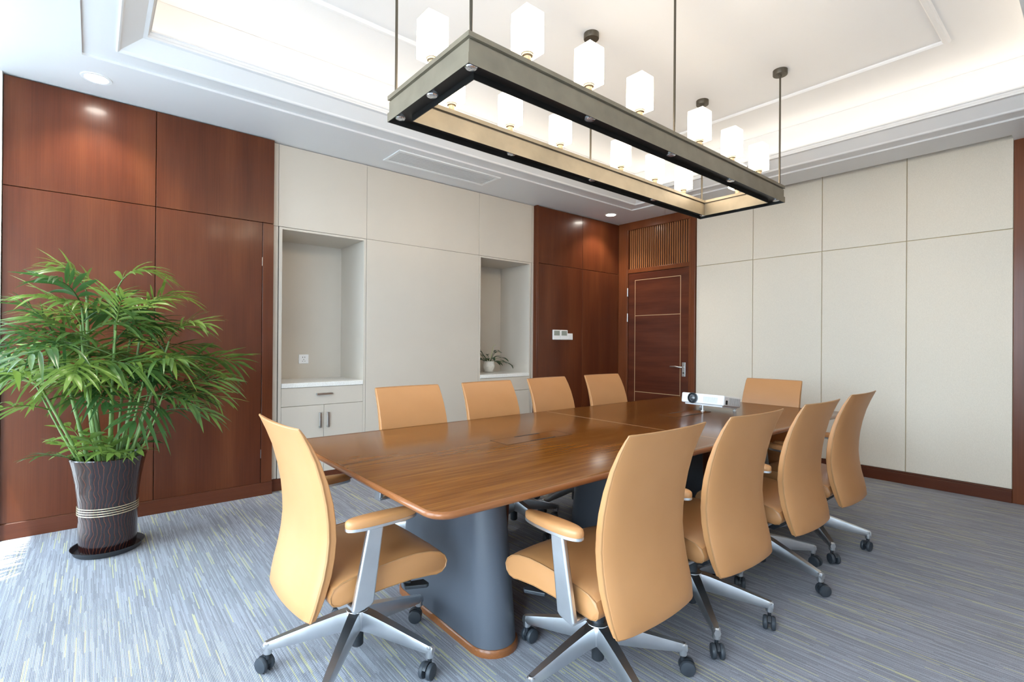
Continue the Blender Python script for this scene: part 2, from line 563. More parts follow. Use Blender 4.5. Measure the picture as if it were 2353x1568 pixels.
def cabinet(y0, y1, label):
    """built-in niche with worktop, drawer and two doors; local origin at the floor, front face at x = 0, +x into the room"""
    w = y1 - y0
    t = thing('niche_cabinet', label, 'cabinet', (XG, y0, 0))
    D = -0.55
    fw = 0.0255
    body = MB()
    body.box(D - 0.012, D, -fw, w + 0.024, 0.0, TZ - 0.002)               # back
    body.box(D, 0.0, -fw, 0.0, 0.0, TZ - 0.002).box(D, 0.0, w, w + 0.024, 0.0, TZ - 0.002)   # sides
    body.box(D, 0.0, 0.0, w, 2.18, TZ - 0.002)                            # top
    body.box(D, -0.022, 0.0, w, 0.0, 0.845)                               # carcass behind the fronts
    body.build('body', 'grey', t, False, 0.001, 1)
    MB().box(D, 0.008, 0.001, w - 0.001, 0.849, 0.888).build('countertop', 'quartz', t, False, 0.003, 2)
    gg = 0.0016
    dr = MB().box(-0.02, 0.0, gg, w - gg, 0.690 + gg, 0.848 - gg).build('drawer', 'grey', t, False, 0.001, 1)

    def handle(y, z, vertical, par):
        hb = MB(); l = 0.066; r = 0.0085
        if vertical:
            hb.box(0.018, 0.026, y - r, y + r, z - l, z + l).box(0.0, 0.020, y - r, y + r, z + l - 0.012, z + l).box(0.0, 0.020, y - r, y + r, z - l, z - l + 0.012)
        else:
            l = 0.070
            hb.box(0.018, 0.026, y - l, y + l, z - r, z + r).box(0.0, 0.020, y + l - 0.012, y + l, z - r, z + r).box(0.0, 0.020, y - l, y - l + 0.012, z - r, z + r)
        o = hb.build('handle', 'steel', par, False, 0.0015, 1)
    handle(w / 2, 0.785, False, dr)
    for s, (a, b) in ((-1, (0, w / 2)), (1, (w / 2, w))):
        d = MB().box(-0.02, 0.0, a + gg, b - gg, 0.102, 0.688).build('door', 'grey', t, False, 0.001, 1)
        handle(w / 2 + s * 0.034, 0.556, True, d)
    return t


cabinet(1.207, 1.919, 'grey built-in cabinet with a socket in its empty niche, beside cherry wall panels')
cabinet(3.262, 3.980, 'grey built-in cabinet with a small potted lily in its niche')

# --- back wall
wb = MB()
wb.box(-3.233, -0.497, YB + 0.012, YB + 0.2, 0, ZU + 0.15)
wb.box(-4.47, -4.33, YB + 0.0, YB + 0.2, 0, ZU + 0.15).box(-4.33, -3.233, YB + 0.02, YB + 0.2, 0, ZU + 0.15).box(-0.497, XR + 0.2, YB + 0.02, YB + 0.2, 0, ZU + 0.15)
wall_back = tag(wb.build('wall_back', 'gap_beige'), kind='structure')
xs = (-3.231, -2.552, -1.864, -1.181, -0.497)
for i in range(4):
    for z0, z1 in ((0.107, 2.186), (2.186, 3.06)):
        wpanel((xs[i] + 0.003, xs[i + 1] - 0.003, YB, YB + 0.014, z0 + 0.003, z1 - 0.003), 'fabric', wall_back, 0.002)
for x0, x1 in ((-0.400, 0.10), (0.10, XR)):
    wpanel((x0 + g, x1 - g, YB + 0.002, YB + 0.022, 0.002, ZC - 0.003), 'panel_wood', wall_back)
bb = MB().box(xs[0], xs[-1], YB - 0.014, YB + 0.013, 0.0, 0.092).box(xs[0], xs[-1], YB - 0.010, YB + 0.013, 0.092, 0.107)
tag(bb.build('baseboard_back', 'base_wood_x', None, False, 0.003, 2), kind='structure')
tr = MB().box(-0.497, -0.424, YB - 0.006, YB + 0.02, 0, ZC).box(-0.424, -0.400, YB - 0.012, YB + 0.02, 0, ZC)
tag(tr.build('trim_1', 'frame_wood', None, False, 0.003, 2), kind='structure')

# --- door with slatted transom
dr = MB()
dr.box(-4.382, -4.226, YB - 0.028, YB + 0.02, 0, ZC - 0.002)             # left jamb
dr.box(-3.315, -3.234, YB - 0.028, YB + 0.02, 0, ZC - 0.002)             # right jamb
dr.box(-4.226, -3.315, YB - 0.028, YB + 0.02, 2.785, ZC - 0.002)         # head
dr.box(-4.226, -3.315, YB - 0.022, YB + 0.02, 2.196, 2.252)              # transom bar
door_1 = tag(dr.build('door_1', 'frame_wood', None, False, 0.003, 2), kind='structure')
boxo('transom_back', (-4.226, -3.315, YB + 0.014, YB + 0.02, 2.252, 2.785), plain('dark_transom_wood', (0.045, 0.012, 0.006), 0.5), door_1)  # dark sheet behind the slats sets the tone of the gaps
st = MB().box(-4.253, -4.243, YB - 0.033, YB - 0.02, 0, 2.79).box(-3.300, -3.288, YB - 0.033, YB - 0.02, 0, 2.79)
st.build('frame_bead', 'frame_wood', door_1, False, 0.002, 1)
n_sl = 28
sl_mesh = MB().box(-0.0055, 0.0055, 0.0, 0.015, 0.0, 0.533).mesh('slat', M['slat_wood'])
for i in range(n_sl):
    o = bpy.data.objects.new('slat', sl_mesh); COL.objects.link(o); o.parent = door_1
    o.location = (-4.203 + i * (0.868 / (n_sl - 1)), YB - 0.001, 2.252)
leaf_o = boxo('door_leaf', (-4.223, -3.318, YB - 0.014, YB + 0.018, 0.006, 2.192), 'door_wood', door_1, 0.002, 1)
il = MB(); w2 = 0.0035; yy = (YB - 0.0152, YB - 0.0135)
for x in (-4.114, -3.433):
    il.box(x - w2, x + w2, yy[0], yy[1], 0.12, 2.095)
for z in (2.095, 1.618, 0.60, 0.12):
    il.box(-4.114 - w2, -3.433 + w2, yy[0], yy[1], z - w2, z + w2)
il.build('inlay', 'inlay', leaf_o)
hp = MB().box(-3.405, -3.357, YB - 0.024, YB - 0.013, 0.84, 1.016).build('lock_plate', 'steel', leaf_o, False, 0.003, 2)
hl = MB().tube([(-3.381, YB - 0.024, 0.956), (-3.381, YB - 0.068, 0.956), (-3.40, YB - 0.075, 0.957), (-3.47, YB - 0.075, 0.962), (-3.54, YB - 0.07, 0.960)], [0.010, 0.010, 0.010, 0.009, 0.008], 10)
hl.build('door_handle', 'steel', leaf_o, True)
MB().lathe([(0.009, 0), (0.009, 0.006), (0.004, 0.006)], 14).build('keyhole', 'hole', leaf_o).matrix_local = Matrix.Translation((-3.381, YB - 0.024, 0.885)) @ Matrix.Rotation(R(90), 4, 'X')
for z in (1.885, 1.54, 0.35):
    MB().tube([(-4.225, YB - 0.032, z), (-4.225, YB - 0.032, z + 0.112)], 0.008, 10).build('hinge', 'steel', leaf_o, True)

# --- right wall and window wall (behind the camera)
tag(boxo('wall_right', (XR, XR + 0.2, YN - 0.3, YB + 0.2, 0, ZU + 0.15), 'white_plaster'), kind='structure')  # unseen wall, made white to bounce daylight onto the chair backs
tag(boxo('baseboard_right', (XR - 0.014, XR, YN, YB, 0, 0.107), 'base_wood_y', None, 0.002, 1), kind='structure')
WX = ((-4.30, -3.148), (-2.45, -1.05), (-0.85, 0.46))
WZ0, WZ1 = 0.12, 2.677
wn = MB()
edges = [-5.3] + [v for p in WX for v in p] + [XR + 0.2]
for i in range(0, len(edges), 2):
    wn.box(edges[i], edges[i + 1], YN - 0.10, YN, 0, ZU + 0.15)
for a, b in WX:
    wn.box(a, b, YN - 0.10, YN, 0, WZ0).box(a, b, YN - 0.10, YN, WZ1, ZU + 0.15)
tag(wn.build('wall_near', 'white_plaster'), kind='structure')
for i, (a, b) in enumerate(WX):
    f = MB(); d0, d1 = YN - 0.09, YN - 0.045; t = 0.045
    f.box(a, a + t, d0, d1, WZ0, WZ1).box(b - t, b, d0, d1, WZ0, WZ1).box(a + t, b - t, d0, d1, WZ0, WZ0 + t).box(a + t, b - t, d0, d1, WZ1 - 0.012, WZ1)
    f.box(a + t, b - t, d0, d1, 0.95, 0.99)
    m_ = (a + b) / 2
    cols = ((a + t, b - t),)
    if i:
        f.box(m_ - 0.022, m_ + 0.022, d0, d1, WZ0 + t, WZ1 - 0.012)
        cols = ((a + t, m_ - 0.022), (m_ + 0.022, b - t))
    wo = tag(f.build('window_%d' % (i + 1), 'white_plastic'), kind='structure')
    for xa, xb in cols:
        for za, zb in ((WZ0 + t, 0.95), (0.99, WZ1 - 0.012)):
            boxo('pane', (xa, xb, YN - 0.071, YN - 0.065, za, zb), 'pane', wo)
    pd = bpy.data.lights.new('window_portal', 'AREA'); pd.shape = 'RECTANGLE'; pd.size = b - a; pd.size_y = WZ1 - WZ0
    pd.cycles.is_portal = True
    po = bpy.data.objects.new('window_portal', pd); COL.objects.link(po)
    po.location = (m_, YN - 0.11, (WZ0 + WZ1) / 2); po.rotation_euler = (R(90), 0, 0)

tag(boxo('ground', (-120, 120, -160, YN - 0.6, -3.7, -3.5), plain('outdoor_paving', (0.36, 0.38, 0.40), 0.9, noise=0.2, nscale=0.6)), kind='structure')  # unseen ground added to cut the light from below on the ceiling

# --- ceiling: soffit, stepped band, crown, cove, upper ceiling
R1 = (-3.81, 0.005, -0.06, 5.11)
R2 = (-3.645, -0.16, 0.10, 4.95)
R3 = (-3.50, -0.305, 0.235, 4.805)
R4 = (-3.70, -0.105, 0.035, 5.02)


def ring_box(mb, o, i, z0, z1):
    mb.box(o[0], i[0], o[2], o[3], z0, z1).box(i[1], o[1], o[2], o[3], z0, z1)
    mb.box(i[0], i[1], o[2], i[2], z0, z1).box(i[0], i[1], i[3], o[3], z0, z1)


SLOT = (-3.228, -0.497, 5.468, YB)
ce = MB()
ce.box(-5.06, R1[0], YN - 0.01, YB, ZC, ZC + 0.04).box(R1[1], XR, YN - 0.01, YB, ZC, ZC + 0.04)
ce.box(R1[0], R1[1], YN - 0.01, R1[2], ZC, ZC + 0.04)
ce.box(R1[0], R1[1], R1[3], SLOT[2], ZC, ZC + 0.04)
ce.box(R1[0], SLOT[0], SLOT[2], YB, ZC, ZC + 0.04).box(SLOT[1], R1[1], SLOT[2], YB, ZC, ZC + 0.04)
ring_box(ce, R1, R2, ZC + 0.014, ZC + 0.04)
big = (-5.06, XR, YN - 0.01, YB + 0.012)
ring_box(ce, big, R4, ZU - 0.001, ZU + 0.12)
ce.box(R4[0], R4[1], R4[2], R4[3], ZU, ZU + 0.12)
rw = (R4[0] - 0.02, R4[1] + 0.02, R4[2] - 0.02, R4[3] + 0.02)
ring_box(ce, rw, R4, ZC + 0.03, ZU)
ceiling = tag(ce.build('ceiling', 'white_paint'), kind='structure')


def ring_profile(rect, prof, name, mat, parent, smooth=False):
    """sweep prof [(offset inwards, z)...] round a rectangle with mitred corners"""
    vs = []; fs = []; n = len(prof)
    for (sx, sy) in ((0, 2), (1, 2), (1, 3), (0, 3)):
        for o, z in prof:
            x = rect[sx] + (o if sx == 0 else -o); y = rect[sy] + (o if sy == 2 else -o)
            vs.append((x, y, z))
    for c in range(4):
        d = (c + 1) % 4
        for i in range(n):
            j = (i + 1) % n
            fs.append((c * n + i, d * n + i, d * n + j, c * n + j))
    return MB().add(vs, fs).build(name, mat, parent, smooth)


zc = ZC + 0.014
ring_profile(R2, [(-0.012, zc + 0.004), (-0.012, zc - 0.006), (-0.004, zc - 0.010), (0.004, zc - 0.006), (0.010, zc + 0.004), (0.118, zc + 0.070), (0.128, zc + 0.073), (0.134, zc + 0.079),
                  (0.134, zc + 0.094), (0.142, zc + 0.096), (0.142, zc + 0.108), (0.122, zc + 0.108), (0.120, zc + 0.080), (-0.012, zc + 0.020)], 'crown_molding', 'white_paint', ceiling)
ring_box(tr2 := MB(), (R4[0] - 0.01, R4[1] + 0.01, R4[2] - 0.01, R4[3] + 0.01), (R3[0] - 0.01, R3[1] + 0.01, R3[2] + -0.01, R3[3] + 0.01), zc + 0.062, zc + 0.075)
tr2.build('cove_tray', 'white_paint', ceiling)
fr = (-3.10, -0.69, 0.62, 4.41)
ring_profile(fr, [(0, ZU), (0.006, ZU - 0.016), (0.014, ZU - 0.020), (0.034, ZU - 0.020), (0.042, ZU - 0.012), (0.046, ZU)], 'ceiling_molding', 'white_paint', ceiling)
sx0, sx1, sy0, sy1 = R4[0] + 0.06, R4[1] - 0.06, R4[2] + 0.06, R4[3] - 0.06
for b in ((sx0 - 0.012, sx0 + 0.012, sy0, sy1), (sx1 - 0.012, sx1 + 0.012, sy0, sy1), (sx0 + 0.02, sx1 - 0.02, sy0 - 0.012, sy0 + 0.012), (sx0 + 0.02, sx1 - 0.02, sy1 - 0.012, sy1 + 0.012)):
    boxo('light_strip', (*b, zc + 0.0755, zc + 0.084), 'strip', ceiling)

# --- ceiling fixtures
for x, y, lab in ((-4.095, 0.005, 'round recessed downlight above the cherry panels behind the potted palm'), (-4.108, 5.07, 'round recessed downlight in the ceiling corner by the door')):
    t = thing('downlight', lab, 'light', (x, y, ZC), 0, 'recessed ceiling downlights')
    MB().lathe([(0.060, -0.0005), (0.060, -0.004), (0.078, -0.004), (0.080, -0.0005)], 40, close_bottom=False, close_top=False).build('trim_ring', 'white_plastic', t, True)
    MB().lathe([(0.0, -0.002), (0.060, -0.002)], 40, close_bottom=False, close_top=False).build('lens', 'downlight', t)
    ld = bpy.data.lights.new('downlight_bulb', 'SPOT'); ld.energy = 16; ld.spot_size = R(115); ld.spot_blend = 0.6; ld.color = (1.0, 0.90, 0.74); ld.shadow_soft_size = 0.05
    lo = bpy.data.objects.new('downlight_bulb', ld); COL.objects.link(lo); lo.parent = t; lo.location = (0, 0, -0.012)

t = thing('air_vent', 'white slatted air vent in the ceiling above the cabinets', 'vent', (-4.06, 2.55, ZC))
vw, vl = 0.16, 0.555
v = MB()
v.box(-vw, -vw + 0.03, -vl, vl, -0.009, 0).box(vw - 0.03, vw, -vl, vl, -0.009, 0).box(-vw + 0.03, vw - 0.03, -vl, -vl + 0.03, -0.009, 0).box(-vw + 0.03, vw - 0.03, vl - 0.03, vl, -0.009, 0)
v.build('frame', 'white_plastic', t, False, 0.003, 1)
MB().box(-vw + 0.03, vw - 0.03, -vl + 0.03, vl - 0.03, -0.0015, -0.0005).build('backing', plain('vent_shadow_grey', (0.66, 0.66, 0.67), 0.7), t)
for i in range(8):
    x = -vw + 0.048 + i * (2 * vw - 0.096) / 7
    MB().prism([(x - 0.012, -0.0065), (x + 0.010, -0.009), (x + 0.012, -0.0075), (x - 0.010, -0.0045)], 'y', -vl + 0.03, vl - 0.03).build('slat', 'white_plastic', t)

t = thing('smoke_detector', 'small round white smoke detector on the upper ceiling', 'detector', (-2.62, 3.62, ZU))
MB().lathe([(0.055, 0.0), (0.055, -0.018), (0.044, -0.028), (0.0, -0.030)], 28, close_top=False).build('housing', 'white_plastic', t, True)
MB().lathe([(0.018, -0.0285), (0.016, -0.036), (0.0, -0.037)], 20).build('sensor_cap', 'white_plastic', t, True)

# --- wall plates
t = thing('thermostat_panel', 'pair of white thermostats with a switch on the cherry wall', 'thermostat', (XL, 4.49, 1.345))
for i, y in enumerate((-0.115, 0.015)):
    th = MB().box(0.0, 0.016, y - 0.064, y + 0.064, -0.061, 0.061).build('thermostat', 'white_plastic', t, False, 0.006, 3)
    MB().box(0.0155, 0.0172, y - 0.048, y + 0.048, -0.008, 0.050).build('display', 'screen_grey', th, False, 0.003, 2)
    MB().box(0.0155, 0.018, y - 0.022, y + 0.022, -0.048, -0.042).build('button', 'white_plastic', th)
sw = MB().box(0.0, 0.010, 0.080, 0.176, -0.060, 0.020).build('light_switch', 'white_plastic', t, False, 0.004, 2)
MB().box(0.0095, 0.014, 0.094, 0.162, -0.050, 0.010).build('rocker', 'white_plastic', sw, False, 0.003, 2)
t = thing('wall_socket', 'white square wall socket inside the empty grey niche', 'socket', (-4.99, 1.384, 1.092))
# seen from the room on the niche back; projected from the front plane to the back of the niche
t.location = (-4.99, 1.5565, 1.072)
MB().box(0.0, 0.010, -0.045, 0.045, -0.044, 0.044).build('plate', 'white_plastic', t, False, 0.003, 2)
for y, z, ry, rz in ((-0.010, 0.018, 0.0025, 0.005), (0.010, 0.018, 0.0025, 0.005), (0.0, -0.004, 0.002, 0.005), (-0.011, -0.020, 0.004, 0.002), (0.011, -0.020, 0.004, 0.002)):
    MB().box(0.009, 0.0105, y - ry, y + ry, z - rz, z + rz).build('slot', 'hole', t)


def loft(mb, rings):
    n = len(rings[0][0]); vs = []; fs = []
    for poly, z in rings:
        vs += [(x, y, z) for x, y in poly]
    for k in range(len(rings) - 1):
        for i in range(n):
            j = (i + 1) % n
            fs.append((k * n + i, k * n + j, (k + 1) * n + j, (k + 1) * n + i))
    fs.append(tuple(range(n))[::-1]); fs.append(tuple((len(rings) - 1) * n + i for i in range(n)))
    return mb.add(vs, fs)


# ------------------------------------------------------------------ chandelier
CX0, CX1, CY0, CY1 = -2.245, -1.564, 1.083, 3.960
CXM = (CX0 + CX1) / 2
ch = thing('chandelier', 'long bronze rectangular chandelier frame with opal glass lamps', 'chandelier', (CXM, (CY0 + CY1) / 2, ZU))
hx, hy = (CX1 - CX0) / 2, (CY1 - CY0) / 2
o_ = ZU
BP = [(0, 2.309), (0, 2.351), (0.006, 2.351), (0.006, 2.404), (0.014, 2.404), (0.014, 2.414), (0, 2.414), (0, 2.434),
      (0.09, 2.434), (0.09, 2.414), (0.076, 2.414), (0.076, 2.404), (0.084, 2.404), (0.084, 2.351), (0.09, 2.351), (0.09, 2.309),
      (0.086, 2.309), (0.086, 2.336), (0.004, 2.336), (0.004, 2.309)]
corners = [(-hx, -hy), (hx, -hy), (hx, hy), (-hx, hy)]
for c in range(4):
    d = (c + 1) % 4
    vs = []; n = len(BP)
    for (x, y) in (corners[c], corners[d]):
        for o, z in BP:
            vs.append((x - math.copysign(o, x), y - math.copysign(o, y), z - o_))
    fs = [(i, (i + 1) % n, n + (i + 1) % n, n + i) for i in range(n)] + [tuple(range(n))[::-1], tuple(range(n, 2 * n))]
    bo = MB().add(vs, fs).build('beam', 'bronze', ch)
    bo.data.materials.append(M['black_metal'])  # channel faces get the painted shade colour
    for p_ in bo.data.polygons:
        zz = [bo.data.vertices[k].co.z + o_ for k in p_.vertices]
        if max(zz) < 2.337 and len(zz) == 4 and min(zz) > 2.3085 and p_.index in range(15, 20):
            p_.material_index = 1
LY = (1.42, 1.815, 2.22, 2.822, 3.228, 3.622)
lamps = [(-1.609, y) for y in LY] + [(-2.200, y) for y in LY] + [(CXM, CY0 + 0.045), (CXM, CY1 - 0.045)]
CYM = (CY0 + CY1) / 2
s = 0.05
shade_mesh = None
for x, y in lamps:
    if shade_mesh is None:
        mb = loft(MB(), [([(-s, -s), (s, -s), (s, s), (-s, s)], z) for z in (0.0, 0.176)] + [([(-s + .004, -s + .004), (s - .004, -s + .004), (s - .004, s - .004), (-s + .004, s - .004)], 0.18)])
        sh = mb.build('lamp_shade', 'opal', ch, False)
        hd = MB().lathe([(0.017, -0.053), (0.017, -0.012), (0.024, -0.010), (0.024, 0.0)], 20).build('lamp_holder', 'bronze', sh, True)
        cp = MB().lathe([(0.027, -0.001), (0.027, 0.003)], 20).build('collar', 'steel', sh, True)
        shade_mesh = sh
        o = sh
    else:
        o = copy_tree(shade_mesh, ch)
    o.location = (x - CXM, y - CYM, 2.487 - o_)
rod0 = None
for x in (-1.592, -2.216):
    for y in (1.113, 2.521, 3.930):
        if rod0 is None:
            rod0 = MB().tube([(0, 0, 2.434 - o_), (0, 0, -0.045)], 0.0065, 12).build('rod', 'bronze_dark', ch, True)
            MB().lathe([(0.0, -0.052), (0.010, -0.052), (0.012, -0.038), (0.048, -0.037), (0.050, -0.034), (0.050, 0.0)], 28, close_bottom=False).build('canopy', 'bronze_dark', rod0, True)
            o = rod0
        else:
            o = copy_tree(rod0, ch)
        o.location = (x - CXM, y - CYM, 0)
led0 = None
for x, y in [(-1.609, yv) for yv in (1.128, 1.826, 2.521, 3.216, 3.915)] + [(-2.200, yv) for yv in (1.128, 1.826, 2.521, 3.216, 3.915)] + [(CXM, 1.128), (CXM, 3.915)]:
    if led0 is None:
        led0 = MB().lathe([(0.026, 0.012), (0.026, -0.006), (0.022, -0.010), (0.012, -0.0115), (0.0, -0.012)], 16, close_bottom=True).build('spot_lens', 'led_lens', ch, False)
        o = led0
    else:
        o = copy_tree(led0, ch)
    o.location = (x - CXM, y - CYM, 2.331 - o_)


# ------------------------------------------------------------------ conference table
TX0, TX1, TY0, TY1, TZT = -2.640, -1.235, 0.755, 4.275, 0.75
TCX, TCY = (TX0 + TX1) / 2, (TY0 + TY1) / 2
tb = thing('conference_table', 'long walnut conference table on grey-blue pedestals', 'table', (TCX, TCY, 0))


def rrect(hx, hy, r, n=8):
    p = []
    for cx, cy_, a0 in ((hx - r, hy - r, 0), (-hx + r, hy - r, 90), (-hx + r, -hy + r, 180), (hx - r, -hy + r, 270)):
        for i in range(n + 1):
            a = R(a0 + 90.0 * i / n)
            p.append((cx + r * math.cos(a), cy_ + r * math.sin(a)))
    return p


hw_, hl_ = (TX1 - TX0) / 2, (TY1 - TY0) / 2
top = MB()
loft(top, [(rrect(hw_ - 0.09, hl_ - 0.09, 0.045), 0.712), (rrect(hw_ - 0.012, hl_ - 0.012, 0.065), 0.7265), (rrect(hw_ - 0.003, hl_ - 0.003, 0.07), 0.731), (rrect(hw_, hl_, 0.07), 0.736),
           (rrect(hw_, hl_, 0.07), 0.742), (rrect(hw_ - 0.003, hl_ - 0.003, 0.068), 0.7475), (rrect(hw_ - 0.008, hl_ - 0.008, 0.065), 0.75)])
top_o = top.build('tabletop', 'table_wood', tb, True)
edge = MB()
loft(edge, [(rrect(hw_ - 0.013, hl_ - 0.013, 0.065), 0.7245), (rrect(hw_ - 0.003 + 0.0006, hl_ - 0.003 + 0.0006, 0.07), 0.7305), (rrect(hw_ + 0.0006, hl_ + 0.0006, 0.07), 0.736),
            (rrect(hw_ + 0.0006, hl_ + 0.0006, 0.07), 0.742), (rrect(hw_ - 0.003 + 0.0006, hl_ - 0.003 + 0.0006, 0.068), 0.7478), (rrect(hw_ - 0.0075, hl_ - 0.0075, 0.065), 0.7503)])
edge.f = edge.f[:-2]
edge.build('edge_band', 'table_edge', tb, True)
boxo('seam', (-hw_ + 0.02, hw_ - 0.02, 0.009, 0.0105, 0.7495, 0.7503), 'inlay', tb)
for sy in (-1, 1):
    ya, yb_ = (-0.965, -0.51) if sy < 0 else (0.51, 0.965)
    x0, x1 = -0.080, 0.058
    ld = MB().box(x0, x1, ya, yb_, 0.7495, 0.7508).build('cable_lid', 'table_wood', tb)
    gm = MB(); e = 0.0012
    for yv in (ya, yb_):
        gm.box(x0, x1, yv - e, yv + e, 0.7495, 0.7510)
    for xv in (x0, x1):
        gm.box(xv - e, xv + e, ya, yb_, 0.7495, 0.7510)
    gm.build('lid_joint', 'gap', ld)
    sc = -0.722 if sy < 0 else 0.722
    for xv in (-0.072, 0.054):
        boxo('cable_slot', (xv - 0.006, xv + 0.006, sc - 0.088, sc + 0.088, 0.7498, 0.7513), 'hole', ld)


def stadium(hx, r, n=12):
    p = []
    for cx, a0 in ((hx - r, -90), (-hx + r, 90)):
        for i in range(n + 1):
            a = R(a0 + 180.0 * i / n)
            p.append((cx + r * math.cos(a), r * math.sin(a)))
    return p


for dy in (-1.235, 0.0, 1.235):
    rings = []
    for z in (0.028, 0.10, 0.25, 0.45, 0.60, 0.712):
        k = z / 0.712
        rings.append(([(x, y + dy) for x, y in stadium(0.395 - 0.085 * k, 0.10 - 0.012 * k)], z))
    pd_ = loft(MB(), rings).build('pedestal', 'pedestal', tb, True)
    rim = loft(MB(), [([(x, y + dy) for x, y in stadium(0.402, 0.107)], 0.0), ([(x, y + dy) for x, y in stadium(0.402, 0.107)], 0.022), ([(x, y + dy) for x, y in stadium(0.397, 0.102)], 0.029)])
    rim.build('plinth', 'table_edge', pd_, True)
    for sgn in ((1,) if dy < 0 else (-1,) if dy > 0 else ()):
        y0 = dy + sgn * 0.07
        prof = [(y0, 0.712), (dy + sgn * 0.305, 0.712), (dy + sgn * 0.275, 0.232), (dy + sgn * 0.262, 0.218), (y0, 0.235)]
        MB().prism(prof, 'x', 0.0, 0.055).build('bracket', 'frame_wood', pd_, False, 0.008, 2)


# ------------------------------------------------------------------ office chairs
BACK = [(.315, .245, .205, .022), (.322, .242, .217, .028), (.36, .228, .226, .035), (.40, .214, .230, .040), (.46, .196, .232, .042), (.52, .185, .232, .042), (.58, .180, .232, .041), (.64, .183, .232, .040),
        (.70, .191, .231, .038), (.77, .208, .230, .034), (.845, .234, .228, .028), (.905, .263, .226, .022), (.945, .287, .224, .016), (.962, .299, .221, .012)]


def back_point(u, i, side):
    z, d, hw, th = BACK[i]
    b = 0.018
    x = u * hw
    if side > 0:      # front (towards sitter)
        return (x, -d - 0.010 * (1 - u * u), z)
    e = max(0.0, (abs(u) - 0.80) / 0.20)
    return (x, -d - th * (1 - 0.25 * e * e) - b * (1 - u * u), z)


